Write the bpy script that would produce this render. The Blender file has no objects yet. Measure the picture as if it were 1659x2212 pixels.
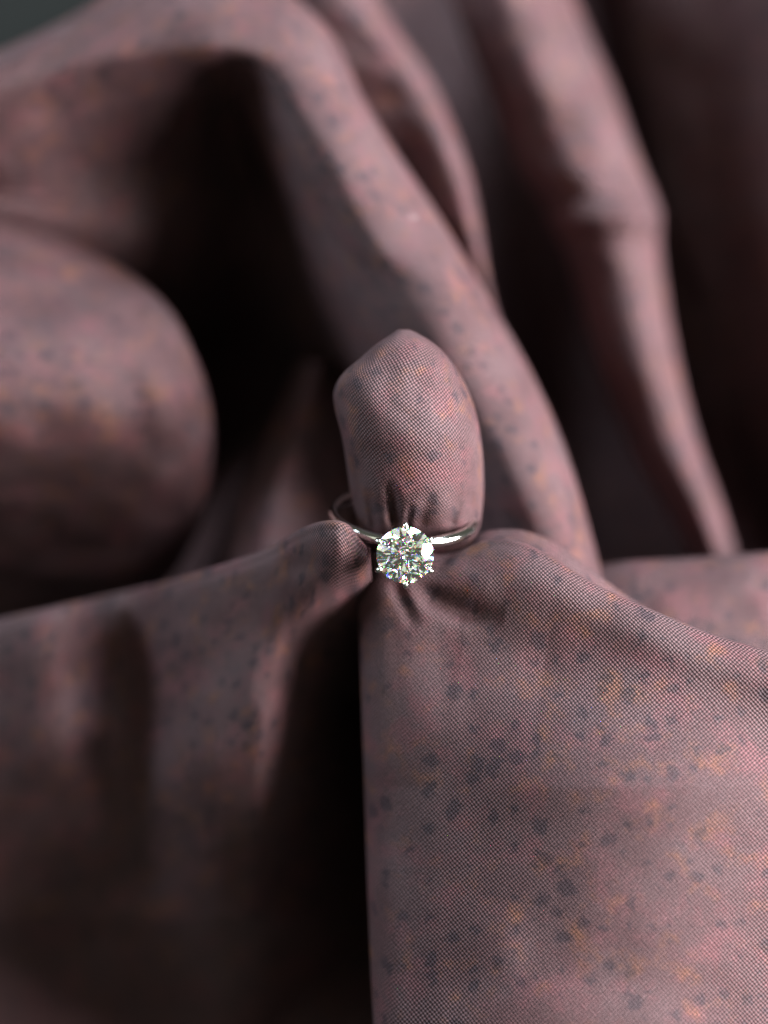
import bpy, math, random
import numpy as np
from mathutils import Matrix, Vector

random.seed(7)
rng = np.random.default_rng(7)
scene = bpy.context.scene
COL = scene.collection
MM = 0.001

# ------------------------------------------------------------------ camera
F = 2600.0                 # focal length in units of the 1659 x 2212 picture
CX, CY = 829.5, 1106.0
D0 = 135.0                 # mm from lens to the ring
PITCH = math.radians(55)   # looking down at the table
fw = Vector((0, math.cos(PITCH), -math.sin(PITCH)))
up = Vector((0, math.sin(PITCH), math.cos(PITCH)))
rt = Vector((1, 0, 0))
ROT = Matrix((rt, up, -fw)).transposed()          # camera axes -> world


def cam_mm(u, v, d):
    """millimetres in the axes of the lens (x right, y up, z back)"""
    s = (D0 + d) / F
    return np.stack([(u - CX) * s, -(v - CY) * s, -(D0 + d)], axis=-1)


RING_AT = cam_mm(np.float64(875), np.float64(1197), np.float64(5.0))
HIGH = 150.0               # the ring stands this far over the table, mm
EYE = Vector((0, 0, HIGH)) - ROT @ Vector(RING_AT)
R3 = np.array(ROT)
E3 = np.array(EYE)


def world(pc):
    return (np.asarray(pc) @ R3.T + E3) * MM


cd = bpy.data.cameras.new("camera")
cam = bpy.data.objects.new("camera", cd)
COL.objects.link(cam)
cam.matrix_world = Matrix.Translation(EYE * MM) @ ROT.to_4x4()
cd.sensor_fit = 'VERTICAL'
cd.sensor_height = 36
cd.sensor_width = 27
cd.lens = F / 2212 * 36
cd.clip_start = 0.005
cd.clip_end = 20
cd.dof.use_dof = True
cd.dof.focus_distance = (D0 + 1.5) * MM
cd.dof.aperture_fstop = cd.lens / 7.4
scene.camera = cam

# ------------------------------------------------------------------ light
w = bpy.data.worlds.new("World")
scene.world = w
w.use_nodes = True
w.node_tree.nodes['Background'].inputs[0].default_value = (0.80, 0.82, 0.70, 1)
w.node_tree.nodes['Background'].inputs[1].default_value = 0.125


def area(name, dirc, dist, sx, sy, power, col):
    """a window or an added fill panel; dirc in the axes of the lens"""
    ld = bpy.data.lights.new(name, 'AREA')
    ld.shape = 'RECTANGLE'
    ld.size, ld.size_y = sx, sy
    ld.energy = power
    ld.color = col
    o = bpy.data.objects.new(name, ld)
    COL.objects.link(o)
    dv = ROT @ Vector(dirc).normalized()
    o.location = Vector((0, 0, HIGH * MM)) + dv * dist
    o.rotation_euler = dv.to_track_quat('Z', 'Y').to_euler()
    return o


area("window_light", (0.87, 0.08, 0.41), 0.80, 0.50, 0.55, 43.0, (1.0, 0.975, 0.985))
area("far_window_light", (0.34, 0.90, 0.28), 1.0, 0.45, 0.40, 18.0, (0.72, 0.89, 1.0))
# unseen panels added to give the stone pale reflections
area("stone_fill_panel", (-0.50, 0.36, 0.80), 0.5, 0.29, 0.32, 0.30, (0.95, 1.0, 0.84))
area("stone_fill_panel", (0.22, 0.62, 0.76), 0.5, 0.40, 0.26, 0.38, (0.90, 1.0, 0.95))
area("side_cool_fill", (-0.86, 0.46, 0.17), 0.6, 0.26, 0.28, 3.4, (0.72, 0.88, 1.0))  # added cool fill from the left, tints the left folds
area("stone_fill_panel", (0.30, -0.50, 0.82), 0.5, 0.28, 0.28, 0.27, (0.98, 1.0, 0.84))

scene.view_settings.view_transform = 'Standard'
scene.view_settings.look = 'None'
scene.view_settings.exposure = -0.28
scene.view_settings.gamma = 1
scene.cycles.max_bounces = 24
scene.cycles.transmission_bounces = 24
scene.cycles.glossy_bounces = 8
scene.cycles.diffuse_bounces = 3
scene.cycles.sample_clamp_indirect = 0
scene.cycles.blur_glossy = 0
scene.cycles.caustics_reflective = False
scene.cycles.caustics_refractive = False
scene.cycles.use_denoising = True
scene.cycles.denoiser = 'OPENIMAGEDENOISE'
scene.cycles.denoising_input_passes = 'RGB_ALBEDO_NORMAL'


# ------------------------------------------------------------------ node helpers
class NT:
    def __init__(self, name):
        self.m = bpy.data.materials.new(name)
        self.m.use_nodes = True
        self.t = self.m.node_tree
        self.t.nodes.clear()
        self.out = self.t.nodes.new('ShaderNodeOutputMaterial')

    def n(self, kind, **kw):
        nd = self.t.nodes.new('ShaderNode' + kind)
        for k, val in kw.items():
            setattr(nd, k, val)
        return nd

    def put(self, sock, val):
        if isinstance(val, bpy.types.NodeSocket):
            self.t.links.new(val, sock)
        else:
            sock.default_value = val

    def math(self, op, a, b=0.0, c=0.0):
        nd = self.n('Math', operation=op)
        self.put(nd.inputs[0], a)
        self.put(nd.inputs[1], b)
        self.put(nd.inputs[2], c)
        return nd.outputs[0]

    def step(self, x, lo, hi):
        nd = self.n('MapRange', interpolation_type='SMOOTHSTEP')
        self.put(nd.inputs[0], x)
        nd.inputs[1].default_value = lo
        nd.inputs[2].default_value = hi
        return nd.outputs[0]

    def mix(self, f, a, b, mode='MIX'):
        nd = self.n('Mix', data_type='RGBA', blend_type=mode)
        self.put(nd.inputs[0], f)
        self.put(nd.inputs[6], a)
        self.put(nd.inputs[7], b)
        return nd.outputs[2]

    def noise(self, vec, scale, detail=2.0, rough=0.5, dist=0.0):
        nd = self.n('TexNoise')
        self.put(nd.inputs['Vector'], vec)
        nd.inputs['Scale'].default_value = scale
        nd.inputs['Detail'].default_value = detail
        nd.inputs['Roughness'].default_value = rough
        nd.inputs['Distortion'].default_value = dist
        return nd.outputs['Fac']


def offset(t, vec, x, y, z=0.0):
    nd = t.n('VectorMath', operation='ADD')
    t.put(nd.inputs[0], vec)
    nd.inputs[1].default_value = (x, y, z)
    return nd.outputs[0]


def cloth_material():
    t = NT("printed_cloth")
    uv = t.n('UVMap', uv_map='weave').outputs[0]          # millimetres along the threads
    pr = t.n('UVMap', uv_map='print').outputs[0]          # millimetres, shifted per fold
    # printed pattern
    big = t.noise(pr, 0.075, 3, 0.55)
    c = t.mix(t.step(big, 0.36, 0.64), (0.094, 0.046, 0.049, 1), (0.112, 0.062, 0.066, 1))
    pk = t.noise(offset(t, pr, 31, 7), 0.18, 4, 0.65)
    c = t.mix(t.math('MULTIPLY', t.step(pk, 0.47, 0.68), 0.62), c, (0.165, 0.062, 0.069, 1))
    bl = t.noise(offset(t, pr, 11, 57), 0.15, 4, 0.65)
    c = t.mix(t.math('MULTIPLY', t.step(bl, 0.52, 0.76), 0.30), c, (0.070, 0.058, 0.066, 1))
    og = t.noise(offset(t, pr, -17, 23), 0.26, 3, 0.6)
    ogc = t.step(t.noise(offset(t, pr, 43, 71), 0.06, 1), 0.40, 0.66)
    og = t.math('ADD', og, t.math('MULTIPLY', ogc, 0.06))
    c = t.mix(t.math('MULTIPLY', t.step(og, 0.54, 0.80), 0.62), c, (0.215, 0.085, 0.046, 1))
    # scattered dark dots, most of them in loose clusters
    wob = t.n('TexNoise')
    t.put(wob.inputs['Vector'], pr)
    wob.inputs['Scale'].default_value = 1.1
    wob.inputs['Detail'].default_value = 4
    wv = t.n('VectorMath', operation='MULTIPLY_ADD')
    t.put(wv.inputs[0], wob.outputs['Color'])
    wv.inputs[1].default_value = (2.2, 2.2, 0)
    t.put(wv.inputs[2], pr)
    vo = t.n('TexVoronoi', voronoi_dimensions='2D')
    t.put(vo.inputs['Vector'], wv.outputs[0])
    vo.inputs['Scale'].default_value = 0.40
    sc_ = t.n('SeparateColor')
    t.put(sc_.inputs[0], vo.outputs['Color'])
    clus = t.step(t.noise(offset(t, pr, 3, 19), 0.10, 2), 0.36, 0.64)
    size = t.math('ADD', t.math('MULTIPLY_ADD', sc_.outputs[0], 0.64, -0.34), t.math('MULTIPLY', clus, 0.18))
    dot = t.step(t.math('SUBTRACT', size, vo.outputs['Distance']), -0.12, 0.16)
    c = t.mix(t.math('MULTIPLY', dot, 0.60), c, (0.032, 0.023, 0.031, 1))
    # weave: threads over and under, the shade between threads multiplied into the colour
    nz = t.n('TexNoise')
    t.put(nz.inputs['Vector'], uv)
    nz.inputs['Scale'].default_value = 1.3
    jit = t.n('VectorMath', operation='MULTIPLY_ADD')
    t.put(jit.inputs[0], nz.outputs['Color'])
    jit.inputs[1].default_value = (0.24, 0.24, 0)
    t.put(jit.inputs[2], uv)
    sp = t.n('SeparateXYZ')
    t.put(sp.inputs[0], jit.outputs[0])
    k = 2 * math.pi / 0.50
    a = t.math('SINE', t.math('MULTIPLY', sp.outputs[0], k))
    b = t.math('SINE', t.math('MULTIPLY', sp.outputs[1], k))
    h = t.math('MULTIPLY_ADD', t.math('MULTIPLY', a, b), 0.5, 0.5)
    yarn = t.noise(uv, 2.6, 2, 0.7)
    fine = t.noise(uv, 5.5, 1, 0.6)
    shade = t.math('MULTIPLY', t.math('MULTIPLY_ADD', t.step(h, 0.15, 0.95), 1.34, 0.24),
                   t.math('ADD', t.math('MULTIPLY_ADD', yarn, 0.8, 0.25), t.math('MULTIPLY', fine, 0.7)))
    c = t.mix(1.0, c, shade, 'MULTIPLY')
    bump = t.n('Bump')
    bump.inputs['Strength'].default_value = 0.75
    bump.inputs['Distance'].default_value = 0.00016
    t.put(bump.inputs['Height'], h)
    p = t.n('BsdfPrincipled')
    t.put(p.inputs['Base Color'], c)
    p.inputs['Roughness'].default_value = 0.55
    p.inputs['Specular IOR Level'].default_value = 0.22
    p.inputs['Sheen Weight'].default_value = 0.015
    p.inputs['Sheen Roughness'].default_value = 0.35
    p.inputs['Sheen Tint'].default_value = (0.9, 0.95, 1.0, 1)
    t.put(p.inputs['Normal'], bump.outputs[0])
    t.t.links.new(p.outputs[0], t.out.inputs[0])
    return t.m


def metal_material():
    t = NT("white_gold")
    p = t.n('BsdfPrincipled')
    p.inputs['Base Color'].default_value = (0.80, 0.79, 0.74, 1)
    p.inputs['Metallic'].default_value = 1
    tc = t.n('TexCoord').outputs['Object']
    r = t.noise(tc, 900, 2)
    t.put(p.inputs['Roughness'], t.math('MULTIPLY_ADD', r, 0.10, 0.05))
    t.t.links.new(p.outputs[0], t.out.inputs[0])
    return t.m


def gem_material():
    t = NT("clear_gemstone")
    sh = None
    # three near-white refractions that part the colours a little
    for col, ior in (((0.59, 0.20, 0.20, 1), 2.385), ((0.205, 0.60, 0.205, 1), 2.43), ((0.20, 0.20, 0.58, 1), 2.475)):
        g = t.n('BsdfGlass')
        g.inputs['Color'].default_value = col
        g.inputs['Roughness'].default_value = 0.0
        g.inputs['IOR'].default_value = ior
        if sh is None:
            sh = g.outputs[0]
        else:
            ad = t.n('AddShader')
            t.put(ad.inputs[0], sh)
            t.put(ad.inputs[1], g.outputs[0])
            sh = ad.outputs[0]
    t.t.links.new(sh, t.out.inputs[0])
    return t.m


def table_material():
    t = NT("grey_tabletop")
    tc = t.n('TexCoord').outputs['Object']
    n1 = t.noise(tc, 18, 5, 0.6)
    c = t.mix(n1, (0.012, 0.0125, 0.0115, 1), (0.017, 0.0175, 0.016, 1))
    p = t.n('BsdfPrincipled')
    t.put(p.inputs['Base Color'], c)
    p.inputs['Roughness'].default_value = 0.8
    p.inputs['Specular IOR Level'].default_value = 0.1
    t.t.links.new(p.outputs[0], t.out.inputs[0])
    return t.m


def blur_glint_material():
    t = NT("white_blur_glint")
    p = t.n('BsdfPrincipled')
    p.inputs['Base Color'].default_value = (0.6, 0.6, 0.58, 1)
    p.inputs['Roughness'].default_value = 0.4
    t.t.links.new(p.outputs[0], t.out.inputs[0])
    return t.m


CLOTH = cloth_material()
METAL = metal_material()
GEM = gem_material()
TABLE = table_material()
BLUR_GLINT = blur_glint_material()


# ------------------------------------------------------------------ mesh helpers
def link(name, me, mat, parent=None, smooth=True):
    me.materials.append(mat)
    me.polygons.foreach_set('use_smooth', [smooth] * len(me.polygons))
    o = bpy.data.objects.new(name, me)
    COL.objects.link(o)
    if parent is not None:
        o.parent = parent
        o.matrix_parent_inverse = Matrix.Translation(parent.location).inverted()
    return o


def spline(P, n):
    """interpolating Catmull-Rom along axis 0 of P, n samples"""
    P = np.asarray(P, float)
    m = len(P)
    Q = np.concatenate([[2 * P[0] - P[1]], P, [2 * P[-1] - P[-2]]])
    t = np.linspace(0, m - 1, n)
    i = np.minimum(t.astype(int), m - 2)
    f = (t - i).reshape((-1,) + (1,) * (P.ndim - 1))
    p0, p1, p2, p3 = Q[i], Q[i + 1], Q[i + 2], Q[i + 3]
    return 0.5 * (2 * p1 + (p2 - p0) * f + (2 * p0 - 5 * p1 + 4 * p2 - p3) * f ** 2
                  + (3 * p1 - p0 - 3 * p2 + p3) * f ** 3)


def polydist(u, v, poly):
    """distance to a polyline and position 0..1 along it"""
    poly = np.asarray(poly, float)
    best = np.full(u.shape, 1e9)
    pos = np.zeros(u.shape)
    seg = np.linalg.norm(np.diff(poly, axis=0), axis=1)
    cum = np.concatenate([[0], np.cumsum(seg)])
    for k in range(len(poly) - 1):
        a, b = poly[k], poly[k + 1]
        ab = b - a
        t = np.clip(((u - a[0]) * ab[0] + (v - a[1]) * ab[1]) / (ab @ ab), 0, 1)
        dd = np.hypot(u - a[0] - t * ab[0], v - a[1] - t * ab[1])
        m = dd < best
        best[m] = dd[m]
        pos[m] = (cum[k] + t[m] * seg[k]) / cum[-1]
    return best, pos


def crease(poly, amp, wid, taper=(0.0, 1.0)):
    """a soft groove (amp > 0, mm) or ridge (amp < 0) along a line"""
    def f(u, v):
        d, s = polydist(u, v, poly)
        w0 = 1 + (taper[0] - 1) * 0 if False else None
        k = np.interp(s, [0, 0.25, 0.7, 1.0], [taper[0], 1.0, 0.8, 0.0 if taper[1] else 0.8])
        return amp * k * np.exp(-(d / wid) ** 2)
    return f


def value_noise(x, y, seed):
    g = np.random.default_rng(seed).normal(size=(64, 64))
    xi, yi = np.floor(x).astype(int), np.floor(y).astype(int)
    fx, fy = x - xi, y - yi
    fx, fy = fx * fx * fx * (fx * (fx * 6 - 15) + 10), fy * fy * fy * (fy * (fy * 6 - 15) + 10)
    a = g[xi % 64, yi % 64]; b = g[(xi + 1) % 64, yi % 64]
    c = g[xi % 64, (yi + 1) % 64]; d = g[(xi + 1) % 64, (yi + 1) % 64]
    return (a * (1 - fx) + b * fx) * (1 - fy) + (c * (1 - fx) + d * fx) * fy


NS = [0]


def sheet(net, nr, nc, bumps=(), wrinkle=0.25, wl=9.0, turn=0.0, parent=None, name='fold', label=None, flat=False):
    """a fold of the cloth, lofted through a net of (u, v, depth) points"""
    NS[0] += 1
    net = np.asarray(net, float)
    P = cam_mm(net[..., 0], net[..., 1], net[..., 2])
    S = spline(P, nr)
    S = spline(S.transpose(1, 0, 2), nc).transpose(1, 0, 2)
    # lengths along the cloth, for thread direction and print
    du = np.linalg.norm(np.diff(S, axis=1), axis=2)
    dv = np.linalg.norm(np.diff(S, axis=0), axis=2)
    U = np.concatenate([np.zeros((nr, 1)), np.cumsum(du, 1)], 1)
    V = np.concatenate([np.zeros((1, nc)), np.cumsum(dv, 0)], 0)
    U -= U[:, nc // 2:nc // 2 + 1]
    V -= V[nr // 2:nr // 2 + 1, :]
    if flat:      # threads keep square to each other although the net is skewed
        X, Y, Z = S[..., 0], S[..., 1], S[..., 2]
        U = np.concatenate([np.zeros((nr, 1)), np.cumsum(np.hypot(np.diff(X, axis=1), np.diff(Z, axis=1)), 1)], 1)
        V = np.concatenate([np.zeros((1, nc)), np.cumsum(np.hypot(np.diff(Y, axis=0), np.diff(Z, axis=0)), 0)], 0)
        cu, cv = nc // 2, nr // 2
        U = U - U[:, cu:cu + 1] + X[:, cu:cu + 1]
        V = V - V[cv:cv + 1, :] - Y[cv:cv + 1, :]
    dep = -S[..., 2]
    pu, pv = S[..., 0] / dep * F + CX, -S[..., 1] / dep * F + CY
    dd = np.zeros_like(dep)
    for f in bumps:
        dd += f(pu, pv)
    wr = value_noise(U / wl + 20, V / wl + 30, NS[0]) + 0.4 * value_noise(U / wl * 2.3 + 5, V / wl * 2.3 + 9, NS[0] + 50)
    dd += wrinkle * wr
    S = S * ((dep + dd) / dep)[..., None]
    W = world(S)
    idx = np.arange(nr * nc).reshape(nr, nc)
    faces = np.stack([idx[:-1, :-1], idx[1:, :-1], idx[1:, 1:], idx[:-1, 1:]], -1).reshape(-1, 4)
    # make faces look at the lens
    a, b, c = (S.reshape(-1, 3)[faces[:, k]] for k in (0, 1, 2))
    nrm = np.cross(b - a, c - a)
    if (nrm * -a).sum() < 0:
        faces = faces[:, ::-1]
    me = bpy.data.meshes.new(name)
    me.from_pydata(W.reshape(-1, 3).tolist(), [], faces.tolist())
    ct, st = math.cos(math.radians(turn)), math.sin(math.radians(turn))
    wu = np.stack([U * ct - V * st, U * st + V * ct], -1).reshape(-1, 2)
    pr = np.stack([U + 61.7 * NS[0], V + 37.3 * NS[0]], -1).reshape(-1, 2)
    li = faces.reshape(-1)
    for nm, arr in (('weave', wu), ('print', pr)):
        lay = me.uv_layers.new(name=nm)
        lay.data.foreach_set('uv', arr[li].astype(np.float32).reshape(-1))
    o = link(name, me, CLOTH, parent)
    if label:
        o['label'] = label
    return o


def lobe(edge, inner, roll=6.0, rollfrac=0.25, back=(14, 40), tuck=14, ts=(0, .04, .1, .2, .35, .55, .78, 1)):
    """net of a fold that rolls over at an edge and runs in towards 'inner'"""
    edge, inner = np.asarray(edge, float), np.asarray(inner, float)
    dirn = inner[:, :2] - edge[:, :2]
    dirn /= np.linalg.norm(dirn, axis=1, keepdims=True)
    rows = []
    for k, bd in enumerate(reversed(back)):
        r = edge.copy()
        r[:, :2] += dirn * tuck * (len(back) - k)
        r[:, 2] += roll + bd
        rows.append(r)
    for t in ts:
        r = edge * (1 - t) + inner * t
        q = min(t / rollfrac, 1.0)
        r[:, 2] += roll * (1 - math.sqrt(1 - (1 - q) ** 2))
        rows.append(r)
    return np.stack(rows)


def tube_rows(rows, n=None):
    return np.asarray(rows, float)


# ------------------------------------------------------------------ the setting
def box(name, cx, cy, cz, sx, sy, sz, mat):
    import bmesh
    bm = bmesh.new()
    bmesh.ops.create_cube(bm, size=1)
    bmesh.ops.scale(bm, vec=(sx, sy, sz), verts=bm.verts)
    bmesh.ops.bevel(bm, geom=bm.edges[:], offset=0.004, segments=2, affect='EDGES')
    me = bpy.data.meshes.new(name)
    bm.to_mesh(me)
    bm.free()
    o = link(name, me, mat, smooth=False)
    o.location = (cx, cy, cz)
    return o


tb = box('table', 0, 0.25, -0.0151, 1.6, 1.2, 0.03, TABLE)
tb['kind'] = 'structure'

# ------------------------------------------------------------------ the cloth
cloth = bpy.data.objects.new('cloth', None)
cloth.empty_display_size = 0.02
COL.objects.link(cloth)
cloth['label'] = 'mauve brown speckled woven cloth gathered into soft deep folds around the ring'
cloth['category'] = 'cloth'


def A(*pts):
    return np.array(pts, float)


# tip of cloth pulled up through the ring
tab = A((1205, 815, 1000, 12, 4), (1172, 792, 1022, 9.5, 6), (1145, 776, 1034, 7.5, 7.5), (1110, 768, 1041, 5.5, 8.5),
        (1060, 757, 1045, 3.5, 9.5), (1000, 748, 1044, 2.2, 10), (940, 738, 1038, 1.6, 9.5), (885, 724, 1026, 1.5, 9),
        (845, 721, 1012, 1.7, 8.5), (808, 740, 993, 2.2, 7.5), (772, 780, 968, 3.0, 6), (744, 812, 940, 4.0, 4.5),
        (724, 842, 909, 5.6, 3), (712, 860, 882, 8.0, 1.5), (720, 862, 880, 13, 1.5), (745, 845, 900, 22, 2))
net = []
for v, l, r, d, rz in tab:
    row = []
    for th in np.radians([-128, -108, -90, -70, -50, -30, -10, 10, 30, 50, 70, 90, 108, 128]):
        x = (l + r) / 2 + (r - l) / 2 * math.copysign(abs(math.sin(th)) ** 0.9, th)
        row.append((x, v, d + rz * (1 - math.cos(th))))
    net.append(row)
sheet(net, 170, 220, parent=cloth, name='gathered_tip', turn=12, wrinkle=0.22, wl=5, bumps=[
    crease([(852, 1150), (850, 1110), (846, 1075), (838, 1035)], 1.7, 12),
    crease([(905, 1150), (912, 1110), (935, 1060)], 0.5, 16),
    crease([(812, 1160), (804, 1110), (792, 1050)], 0.8, 10), crease([(880, 1160), (882, 1120), (890, 1085)], 0.6, 9),
    crease([(1010, 1160), (1016, 1110), (1022, 1060)], 0.7, 11), crease([(790, 1160), (776, 1100), (766, 1030)], 0.7, 10),
    crease([(800, 800), (860, 830), (960, 850)], 0.5, 40, (0.6, 0)), crease([(740, 830), (800, 765), (850, 722)], -0.5, 22, (0.6, 0)),
    crease([(965, 1150), (985, 1100), (1000, 1060)], 0.8, 14)])

# big front fold, right
edge = A((778, 1230, 8), (800, 1196, 8), (850, 1188, 7.5), (905, 1190, 7), (955, 1196, 6.5), (1000, 1184, 6), (1050, 1168, 5),
         (1110, 1166, 3.5), (1180, 1196, 2), (1280, 1258, 0.5), (1400, 1313, -1), (1530, 1366, -2), (1640, 1400, -2.5), (1780, 1440, -3))
inner = A(*[(x, 2290, -1.0) for x in (812, 850, 900, 950, 1000, 1060, 1120, 1200, 1300, 1400, 1500, 1600, 1700, 1820)])
net = lobe(edge, inner, roll=4.0, rollfrac=0.10, back=(10, 26), tuck=12,
           ts=(0, .015, .04, .08, .14, .22, .34, .48, .64, .82, 1))
# left side rolls away under the fold
lft = net[:, 0].copy(); lft[:, 0] += 6; lft[:, 2] += 9
lf2 = net[:, 0].copy(); lf2[:, 0] += 26; lf2[:, 2] += 26
mid = net[:, 0].copy(); mid[:, 0] = np.interp(mid[:, 1], [1180, 1250, 1400, 1700, 2000, 2290], [776, 770, 778, 789, 799, 812])
mid[:, 2] += 3
net[:, 0] = mid
lft[:, 0] = mid[:, 0] + 5; lf2[:, 0] = mid[:, 0] + 26
lf3 = lf2.copy(); lf3[:, 0] += 20; lf3[:, 2] += 170
r1 = net[:, -1].copy(); r1[:, 0] += 160; r1[:, 2] += 8  # unseen right end, added to keep light from getting under the fold
r2 = net[:, -1].copy(); r2[:, 0] += 260; r2[:, 2] += 40
r3 = net[:, -1].copy(); r3[:, 0] += 290; r3[:, 2] += 220
net = np.concatenate([lf3[:, None], lf2[:, None], lft[:, None], net, r1[:, None], r2[:, None], r3[:, None]], 1)
b1 = net[-1].copy(); b1[:, 1] += 110; b1[:, 2] += 10  # unseen lower end, turned down to stop the same light leak
b2 = net[-1].copy(); b2[:, 1] += 180; b2[:, 2] += 50
b3 = net[-1].copy(); b3[:, 1] += 200; b3[:, 2] += 180
net = np.concatenate([net, b1[None], b2[None], b3[None]], 0)
sheet(net, 350, 340, parent=cloth, turn=-4, wrinkle=0.3, wl=14, flat=True, bumps=[
    crease([(885, 1255), (935, 1292), (1000, 1322), (1090, 1335)], 1.5, 24),
    crease([(960, 1215), (1020, 1260), (1090, 1290)], -0.4, 34),
    crease([(850, 1250), (870, 1300), (900, 1360)], 0.7, 16),
    crease([(1000, 1400), (1350, 1450), (1700, 1560)], 3.0, 130, (0.5, 0)),
    lambda u, v: 3.0 * np.clip(1 - (u - np.interp(v, [1180, 1250, 1400, 1700, 2000, 2290], [776, 770, 778, 789, 799, 812])) / 160, 0, 1.2) ** 2.0,
    lambda u, v: (11.0 * ((np.clip(u, 700, 1900) - 1340) / 540) ** 2 - 4.0) * np.clip((v - 1280) / 420, 0, 1) ** 1.3,
])

# front fold, left
edge = A((800, 1186, 3), (776, 1162, 0), (754, 1134, -1.5), (726, 1124, -2), (690, 1127, 0), (656, 1139, 3.5), (622, 1158, 7.5), (585, 1182, 11),
         (500, 1212, 15), (400, 1244, 20), (280, 1275, 25), (150, 1302, 30), (0, 1336, 35), (-120, 1360, 40))
inner = A(*[(x, 2330 - 0.06 * abs(x - 500), d) for x, d in ((860, 50), (800, 49), (760, 48), (720, 47), (680, 46), (620, 45), (560, 45), (480, 46),
            (400, 48), (320, 50), (230, 53), (120, 56), (0, 60), (-120, 64))])
net = lobe(edge, inner, roll=4.0, rollfrac=0.10, back=(10, 26), tuck=12,
           ts=(0, .02, .05, .1, .18, .3, .45, .62, .8, 1))


def ramp(x, a, b):
    q = np.clip((x - a) / (b - a), 0, 1)
    return q * q * (3 - 2 * q)


sheet(net, 260, 260, parent=cloth, turn=5, wrinkle=0.5, wl=12, bumps=[
    crease([(280, 1240), (272, 1450), (275, 1700), (320, 2150)], 15.0, 92, (0.7, 1)),
    crease([(90, 1300), (90, 1500), (120, 1750)], -4.0, 90, (0.6, 1)),
    lambda u, v: 50.0 * ramp(u + 0.11 * (v - 1200), 600, 900) * ramp(v, 1185, 1540) + 3.0 * ramp(u, 540, 640) * ramp(v, 1300, 1420),
    lambda u, v: 36.0 * ramp(v + 0.12 * np.abs(u - 480), 1600, 2230) * ramp(u, -300, 200) + 0.10 * np.clip(v - 1980, 0, 500) - 4 * np.exp(-((v - 2120 - 0.1 * u) / 90) ** 2) * ramp(u, 420, 150),
    lambda u, v: -8.0 * ramp(v, 1250, 1750) * np.exp(-((u - 500) / 260) ** 2),
    crease([(700, 1215), (650, 1222), (600, 1235)], 0.6, 24),
    crease([(640, 1290), (600, 1450), (560, 1650)], -1.5, 60, (0.6, 1)),
])

# layer just behind the front fold
edge = A((1000, 1180, 13), (1040, 1152, 12), (1085, 1143, 11.5), (1140, 1148, 11), (1205, 1177, 11), (1280, 1232, 12), (1350, 1285, 14), (1420, 1330, 16))
inner = A((1000, 1320, 14), (1050, 1320, 13), (1100, 1330, 12), (1160, 1340, 11), (1220, 1350, 11), (1290, 1370, 12), (1350, 1400, 14), (1420, 1430, 16))
sheet(lobe(edge, inner, roll=3, rollfrac=0.3, back=(10, 25), tuck=10), 80, 120, parent=cloth, turn=30, wrinkle=0.15, wl=8)

# broad fold behind, right
edge = A((1180, 1265, 34), (1250, 1236, 31), (1340, 1214, 29), (1450, 1207, 28), (1560, 1200, 28), (1660, 1192, 28), (1780, 1180, 29))
inner = A((1180, 1500, 26), (1260, 1500, 23), (1350, 1510, 20), (1450, 1530, 18), (1560, 1560, 17), (1660, 1590, 17), (1780, 1620, 17))
sheet(lobe(edge, inner, roll=6, rollfrac=0.25, back=(12, 40), tuck=14), 90, 130, parent=cloth, turn=30, wrinkle=0.3, wl=10)

# rounded roll, left
edge = A((-160, 385, 42), (0, 462, 39), (140, 524, 36), (270, 597, 34), (365, 680, 32), (430, 790, 31), (458, 900, 33), (455, 1030, 39),
         (425, 1150, 48), (350, 1270, 60), (200, 1350, 72), (-50, 1420, 80), (-160, 1440, 82))
inner = A((-260, 560, 37), (-250, 640, 33), (-230, 720, 29), (-210, 790, 26), (-190, 850, 24.5), (-180, 900, 25), (-170, 950, 27), (-170, 1000, 31),
          (-180, 1050, 37), (-190, 1110, 45), (-220, 1180, 54), (-260, 1260, 64), (-280, 1330, 70))
edge[:, 2] += 8; inner[:, 2] += 8
edge[:4, 2] += 5
edge[:5, 1] -= 14
sheet(lobe(edge, inner, roll=9, rollfrac=0.36, back=(14, 60), tuck=16), 120, 170, parent=cloth, turn=75, wrinkle=0.9, wl=13)

# small fold behind the ring, left
net = []
for v, l, c, r, d in ((780, 640, 690, 760, 70), (850, 610, 670, 760, 62), (930, 570, 650, 770, 56), (1020, 535, 620, 775, 50), (1110, 505, 600, 780, 45),
                      (1200, 485, 590, 780, 42), (1290, 470, 590, 790, 40)):
    net.append([(l - 190, v, d + 190), (l + 4, v, d + 70), (l, v, d + 18), (l + (c - l) * .5, v, d + 4), (c, v, d), ((c + r) / 2, v, d + 5), (r, v, d + 14), (r + 40, v, d + 40)])
sheet(net, 100, 90, parent=cloth, turn=10, wrinkle=0.5, wl=10)

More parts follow.
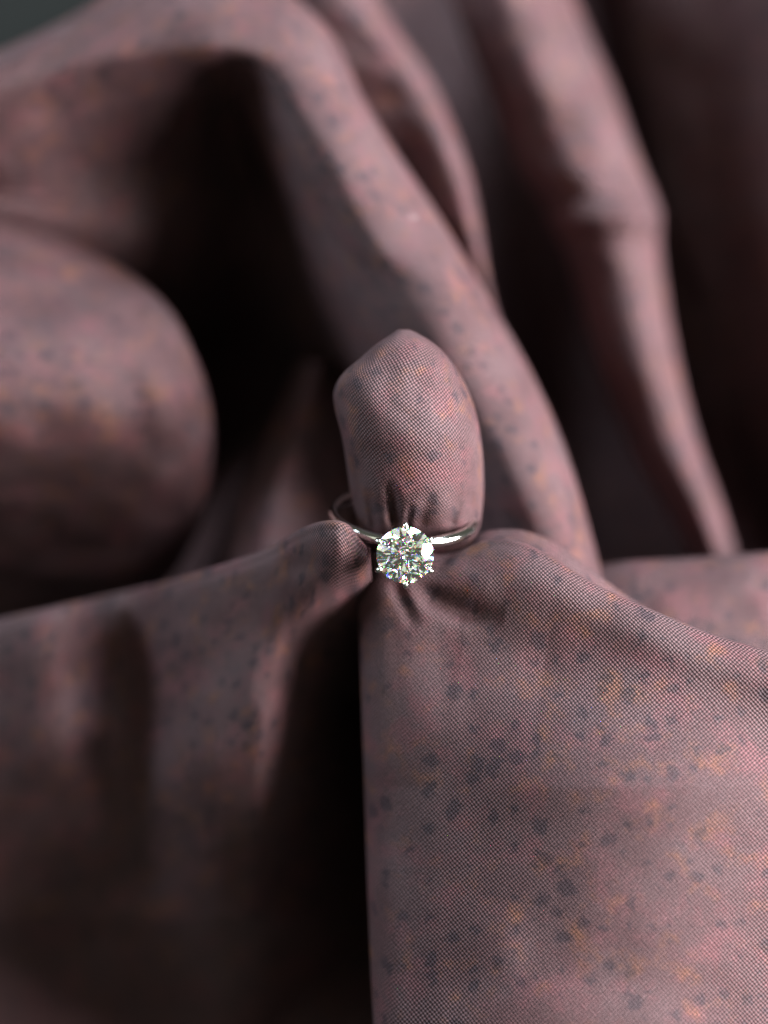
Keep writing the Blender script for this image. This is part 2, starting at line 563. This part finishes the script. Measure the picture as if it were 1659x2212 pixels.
# long arching fold behind
E = A(
    [(-140, 560, 62), (-140, 400, 52), (-140, 300, 45), (-140, 220, 41.5), (-140, 165, 50), (-140, 175, 85)],
    [(40, 580, 64), (40, 400, 53), (35, 270, 44.5), (30, 170, 40), (5, 108, 49), (5, 120, 85)],
    [(180, 610, 68), (180, 390, 56), (175, 230, 45), (170, 120, 38), (140, 44, 48), (142, 60, 85)],
    [(320, 640, 76), (320, 370, 61), (325, 200, 45), (330, 90, 36), (330, -60, 46), (335, -40, 85)],
    [(420, 640, 86), (420, 330, 67), (430, 180, 46), (455, 90, 34), (520, -60, 44), (525, -40, 85)],
    [(490, 650, 98), (490, 290, 74), (510, 190, 52), (575, 130, 33), (690, 50, 42), (692, 66, 85)],
    [(560, 680, 104), (545, 350, 78), (570, 290, 50), (655, 245, 32), (775, 205, 41), (770, 220, 85)],
    [(615, 720, 100), (605, 470, 74), (630, 420, 48), (730, 375, 30), (855, 335, 40), (848, 350, 85)],
    [(675, 780, 96), (665, 610, 70), (695, 560, 46), (815, 515, 29), (945, 470, 39), (935, 485, 85)],
    [(740, 870, 90), (740, 750, 64), (775, 700, 42), (905, 665, 27), (1045, 635, 37), (1030, 650, 80)],
    [(830, 980, 84), (830, 900, 58), (870, 860, 39), (1000, 820, 25), (1140, 800, 34), (1124, 815, 75)],
    [(930, 1110, 76), (935, 1060, 52), (970, 1020, 36), (1095, 990, 23), (1222, 985, 32), (1206, 996, 70)],
    [(1040, 1270, 70), (1045, 1240, 46), (1080, 1220, 33), (1180, 1210, 22), (1292, 1225, 30), (1276, 1235, 66)],
    [(1080, 1400, 66), (1100, 1380, 46), (1130, 1370, 33), (1210, 1360, 22), (1320, 1370, 30), (1306, 1380, 66)])
T = E[:, :1].copy()
T[:, :, 1] += 480; T[:, :, 2] += 110
E = np.concatenate([T, E], 1)
sheet(E, 240, 150, parent=cloth, turn=60, wrinkle=0.55, wl=13)

# second ridge behind it
net = []
for l, c, r, d in (((480, -60), (560, -90), (770, -90), 64), ((600, 50), (700, 60), (850, 50), 62), ((700, 170), (800, 165), (925, 160), 60),
                   ((780, 280), (880, 270), (975, 265), 58), ((850, 400), (940, 390), (1015, 380), 57), ((920, 530), (990, 520), (1040, 510), 57),
                   ((1000, 660), (1050, 650), (1062, 648), 58), ((1060, 800), (1100, 790), (1112, 790), 58)):
    d += 2
    c = (c[0] * 0.45 + r[0] * 0.55, c[1] * 0.45 + r[1] * 0.55)
    net.append([(l[0] - 60, l[1] + 20, d + 14), l + (d + 7,), ((l[0] + c[0]) / 2, (l[1] + c[1]) / 2, d + 3.5), c + (d,), ((c[0] + r[0]) / 2, (c[1] + r[1]) / 2, d + 3),
                r + (d + 16,), (r[0] - 12, r[1], d + 70)])
sheet(net, 120, 90, parent=cloth, turn=50, wrinkle=0.5, wl=10)

# tube fold, right
net = []
for l, c, r, d in (((930, -110), (1080, -120), (1190, -130), 92), ((1000, 70), (1140, 60), (1262, 50), 90), ((1060, 220), (1200, 205), (1325, 195), 87),
                   ((1115, 360), (1262, 345), (1375, 335), 84), ((1180, 455), (1318, 440), (1415, 430), 81), ((1185, 490), (1325, 475), (1425, 468), 79), ((1225, 560), (1345, 545), (1425, 535), 79),
                   ((1265, 700), (1378, 690), (1445, 682), 75), ((1312, 850), (1415, 838), (1475, 830), 70), ((1370, 985), (1458, 972), (1512, 962), 66),
                   ((1440, 1105), (1512, 1092), (1556, 1084), 63), ((1510, 1240), (1560, 1230), (1600, 1225), 61)):
    l, c, r = (np.array(q, float) for q in (l, c, r))
    g = lambda p, dd: (p[0], p[1], dd)
    net.append([g(l + (18, 0), d + 75), g(l, d + 22), g(l * .7 + c * .3, d + 8), g(l * .35 + c * .65, d + 1.8), g(c, d), g(c * .5 + r * .5, d + 2), g(r, d + 14), g(r - (12, 0), d + 60)])
sheet(net, 200, 110, parent=cloth, turn=60, wrinkle=0.7, wl=12, bumps=[
    crease([(1190, 470), (1250, 462), (1330, 455), (1400, 470)], -2.0, 22, (0.6, 0)),
    crease([(1180, 520), (1250, 510), (1330, 512), (1410, 520)], 1.8, 22, (0.6, 0)),
    crease([(1150, 430), (1250, 420), (1330, 415)], 1.2, 20, (0.6, 0))])

# cloth falling away, far right; its unseen outer roll is raised to block the window
net = []
for v in (-120, 100, 350, 600, 850, 1050, 1250):
    k = (v + 120) / 1370
    q = 70 * max(0, k - 0.6) ** 1.2
    net.append([(1200 + 290 * k, v, 175 + q), (1320 + 190 * k, v, 142 + q), (1440 + 100 * k, v, 126 + 10 * k + q), (1560 + 50 * k, v, 115 + 12 * k + q),
                (1690 + 10 * k, v, 98 + 10 * k + q), (1790, v, 88 + 6 * k), (1880, v, 82), (2000, v, 84), (2200, v, 106)])
sheet(net, 90, 90, parent=cloth, turn=60, wrinkle=0.8, wl=16)

# cloth lying on the table under the folds
net = []
for v in (400, 500, 700, 900, 1100, 1300, 1600, 1900, 2300):
    row = []
    for u in (-150, 150, 450, 750, 1050, 1350, 1800):
        s = (-(v - CY) / F)
        # depth at which the ray meets the height of 4 mm
        hh = EYE.z - 4
        dz = math.sin(PITCH) - s * math.cos(PITCH)
        row.append((u, v, min(hh / dz - D0, 300)))
    net.append(row)
sheet(net, 60, 60, parent=cloth, wrinkle=0.6, wl=14)

# cloth sheet added deep between the two long folds to keep the gap dark
net = []
for k in range(6):
    v = -160 + 300 * k
    x = 900 + 92 * k
    net.append([(x - 130, v, 225 - 12 * k), (x - 20, v, 250 - 12 * k), (x + 60, v, 260 - 12 * k), (x + 210, v, 265 - 12 * k), (x + 300, v, 170 - 5 * k), (x + 360, v, 130)])
sheet(net, 80, 60, parent=cloth, wrinkle=0.6, wl=14)

# ------------------------------------------------------------------ the ring
TILT, ROLL = math.radians(20), math.radians(-4)
n0 = np.array([0, -math.sin(TILT), math.cos(TILT)])           # from the middle of the band to the stone (lens axes)
h0 = np.array([math.cos(ROLL), math.sin(ROLL), 0.0])
h0 -= n0 * (h0 @ n0); h0 /= np.linalg.norm(h0)
a0 = np.cross(n0, h0)                                          # axis of the band
RI, TH = 8.1, 1.15                                             # inner radius, thickness (mm)
girdle = cam_mm(np.float64(875), np.float64(1199), np.float64(0.5))
HEAD = 4.9                                                     # girdle above the top of the band
RC = girdle - n0 * (RI + TH + HEAD - 1.6)
FT = math.radians(7)                                           # the stone all but faces the lens
n1 = np.array([0.0, -math.sin(FT), math.cos(FT)])
h1 = np.array([1.0, 0, 0]); v1 = np.cross(n1, h1)

ring = bpy.data.objects.new('ring', None)
ring.empty_display_size = 0.01
COL.objects.link(ring)
ring['label'] = 'white gold solitaire ring with round clear stone in six prongs pushed over the cloth'
ring['category'] = 'ring'
base_pt = world(RC)
ring.location = base_pt.tolist()


def mesh_of(name, verts, faces):
    me = bpy.data.meshes.new(name)
    me.from_pydata(np.asarray(verts).tolist(), [], [list(map(int, f)) for f in faces])
    me.update()
    import bmesh
    bm = bmesh.new(); bm.from_mesh(me)
    bmesh.ops.recalc_face_normals(bm, faces=bm.faces[:])
    bm.to_mesh(me); bm.free()
    return me


# band: cross-section (axial, radial), slimmer towards the stone
prof = A((-0.80, 0.12), (-0.92, 0.45), (-0.86, 0.85), (-0.62, 1.12), (-0.30, 1.30), (0.0, 1.35), (0.30, 1.30), (0.62, 1.12), (0.86, 0.85), (0.92, 0.45), (0.80, 0.12), (0.5, 0.0), (-0.5, 0.0))
NB = 160
vs, fs = [], []
for i in range(NB):
    th = 2 * math.pi * i / NB                                  # 0 at the stone
    near = math.exp(-(min(th, 2 * math.pi - th) / 0.55) ** 2)
    wsc = 1.0 - 0.22 * near
    er = n0 * math.cos(th) + h0 * math.sin(th)
    for aw, r in prof:
        vs.append(world(RC + er * (RI + r * 0.85 * (1 + 0.15 * near)) + a0 * aw * wsc * 0.82))
m = len(prof)
for i in range(NB):
    for j in range(m):
        fs.append((i * m + j, ((i + 1) % NB) * m + j, ((i + 1) % NB) * m + (j + 1) % m, i * m + (j + 1) % m))
band = link('band', mesh_of('band', vs, fs), METAL, ring)


def tube(path, rad, seg=12, cap=True):
    """tapered round wire along points (mm, lens axes)"""
    path = np.asarray(path, float)
    vs, fs = [], []
    ref = np.array([0.3, 0.9, 0.2])
    for i, p in enumerate(path):
        t = path[min(i + 1, len(path) - 1)] - path[max(i - 1, 0)]
        t /= np.linalg.norm(t)
        x = np.cross(t, ref); x /= np.linalg.norm(x)
        y = np.cross(t, x)
        for k in range(seg):
            an = 2 * math.pi * k / seg
            vs.append(p + (x * math.cos(an) + y * math.sin(an)) * rad[i])
    for i in range(len(path) - 1):
        for k in range(seg):
            fs.append((i * seg + k, i * seg + (k + 1) % seg, (i + 1) * seg + (k + 1) % seg, (i + 1) * seg + k))
    if cap:
        fs.append(tuple(range(seg)))
        fs.append(tuple(range((len(path) - 1) * seg, len(path) * seg)))
    return vs, fs


R = 3.22


def hp(r, an, z):
    return girdle + (h1 * math.cos(an) + v1 * math.sin(an)) * r + n1 * z


# basket: two rails under the stone and a foot on the band
vs, fs = [], []
for rr, zz, wr in ((2.15, -2.0, 0.28), (1.2, -3.3, 0.32)):
    o0 = len(vs)
    N, M = 48, 8
    for i in range(N):
        an = 2 * math.pi * i / N
        for k in range(M):
            b = 2 * math.pi * k / M
            vs.append(hp(rr + wr * math.cos(b), an, zz + wr * math.sin(b)))
    for i in range(N):
        for k in range(M):
            fs.append((o0 + i * M + k, o0 + ((i + 1) % N) * M + k, o0 + ((i + 1) % N) * M + (k + 1) % M, o0 + i * M + (k + 1) % M))
foot_a = hp(0, 0, -3.2)
foot_b = RC + n0 * (RI + 0.8)
tv, tf = tube([foot_a, foot_a * .5 + foot_b * .5, foot_b], [1.15, 0.95, 0.85], 16)
fs += [tuple(q + len(vs) for q in f) for f in tf]
vs += tv
setting = link('setting', mesh_of('setting', world(np.array(vs)), fs), METAL, ring)

for k in range(6):
    an = math.radians(90 + 60 * k + (1.5 if k % 2 else -1.0))
    pts = [(1.15, -3.3), (1.7, -2.5), (2.4, -1.5), (3.0, -0.75), (3.34, -0.2), (3.50, 0.12), (3.47, 0.36), (3.30, 0.52), (3.12, 0.60), (3.0, 0.63), (2.95, 0.63)]
    rad = [0.36, 0.34, 0.32, 0.31, 0.31, 0.33, 0.34, 0.33, 0.27, 0.15, 0.02]
    P = spline(np.array([hp(r, an, z) for r, z in pts]), 34)
    rr = np.interp(np.linspace(0, len(pts) - 1, 34), range(len(pts)), rad)
    tv, tf = tube(P, rr, 14)
    pg = link('prong', mesh_of('prong', world(np.array(tv)), tf), METAL, setting)
    pg.parent = setting
    pg.matrix_parent_inverse = Matrix.Identity(4)

# round brilliant stone
CA, PA, RTB, GT = math.tan(math.radians(34.5)), math.tan(math.radians(40.9)), 0.57, 0.10
ROTG = math.radians(11)
gv, gf = [], []


def gp(r, deg, z):
    gv.append(hp(r, math.radians(deg) + ROTG, z))
    return len(gv) - 1


tabv = [gp(R * RTB, 45 * k, (R - R * RTB) * CA) for k in range(8)]
gf.append(tuple(tabv))
rs = 0.765 * R
c225 = math.cos(math.radians(22.5))
star = [gp(rs, 45 * k + 22.5, (R - rs * c225) * CA) for k in range(8)]
rp = 0.22 * R
pav = [gp(rp, 45 * k + 22.5, -GT - (R - rp * c225) * PA) for k in range(8)]
cul = gp(0.0, 0, -GT - R * PA)
SUB = 4


def plane_z(p, q, s, x, y):
    nn = np.cross(np.array(q) - p, np.array(s) - p)
    return p[2] - (nn[0] * (x - p[0]) + nn[1] * (y - p[1])) / nn[2]


def loc(r, deg, z):
    return np.array([r * math.cos(math.radians(deg)), r * math.sin(math.radians(deg)), z])


top, bot = [], []
for g in range(16):
    d0, d1 = 22.5 * g, 22.5 * (g + 1)
    sd = d1 if g % 2 == 0 else d0
    sp = loc(rs, sd, (R - rs * c225) * CA)
    bp = loc(rp, sd, -GT - (R - rp * c225) * PA)
    for k in range(SUB):
        dg = d0 + (d1 - d0) * k / SUB
        x, y = loc(R, dg, 0)[:2]
        top.append(gp(R, dg, plane_z(sp, loc(R, d0, 0), loc(R, d1, 0), x, y)))
        bot.append(gp(R, dg, plane_z(bp, loc(R, d0, -GT), loc(R, d1, -GT), x, y)))
NG = 16 * SUB
for k in range(8):
    a, b = tabv[k], tabv[(k + 1) % 8]
    gf.append((a, star[k], b))
    gf.append((a, star[k - 1], top[2 * k * SUB], star[k]))
    gf.append((cul, pav[k], bot[2 * k * SUB], pav[k - 1]))
for g in range(16):
    s = star[g // 2]
    p = pav[g // 2]
    rngi = [(g * SUB + q) % NG for q in range(SUB + 1)]
    gf.append(tuple([s] + [top[q] for q in rngi]))
    gf.append(tuple([p] + [bot[q] for q in reversed(rngi)]))
for q in range(NG):
    gf.append((top[q], bot[q], bot[(q + 1) % NG], top[(q + 1) % NG]))
stone = link('gemstone', mesh_of('gemstone', world(np.array(gv)), gf), GEM, ring, smooth=False)

# ------------------------------------------------------------------ out-of-focus highlight, modelled as a small white curl
pts = []
for k in range(13):
    an = math.radians(195 + 150 * k / 12)
    pts.append(cam_mm(np.float64(893 + 8 * math.cos(an)), np.float64(463 - 8 * math.sin(an)), np.float64(28.0)))
tv, tf = tube(pts, [0.02 + 0.02 * math.sin(math.pi * k / 12) for k in range(13)], 8)
blur_glint = link('blur_glint', mesh_of('blur_glint', world(np.array(tv)), tf), BLUR_GLINT)
blur_glint['label'] = 'tiny white curl modelled for an out-of-focus highlight on the long blurred fold behind the ring'
blur_glint['category'] = 'blur_glint'
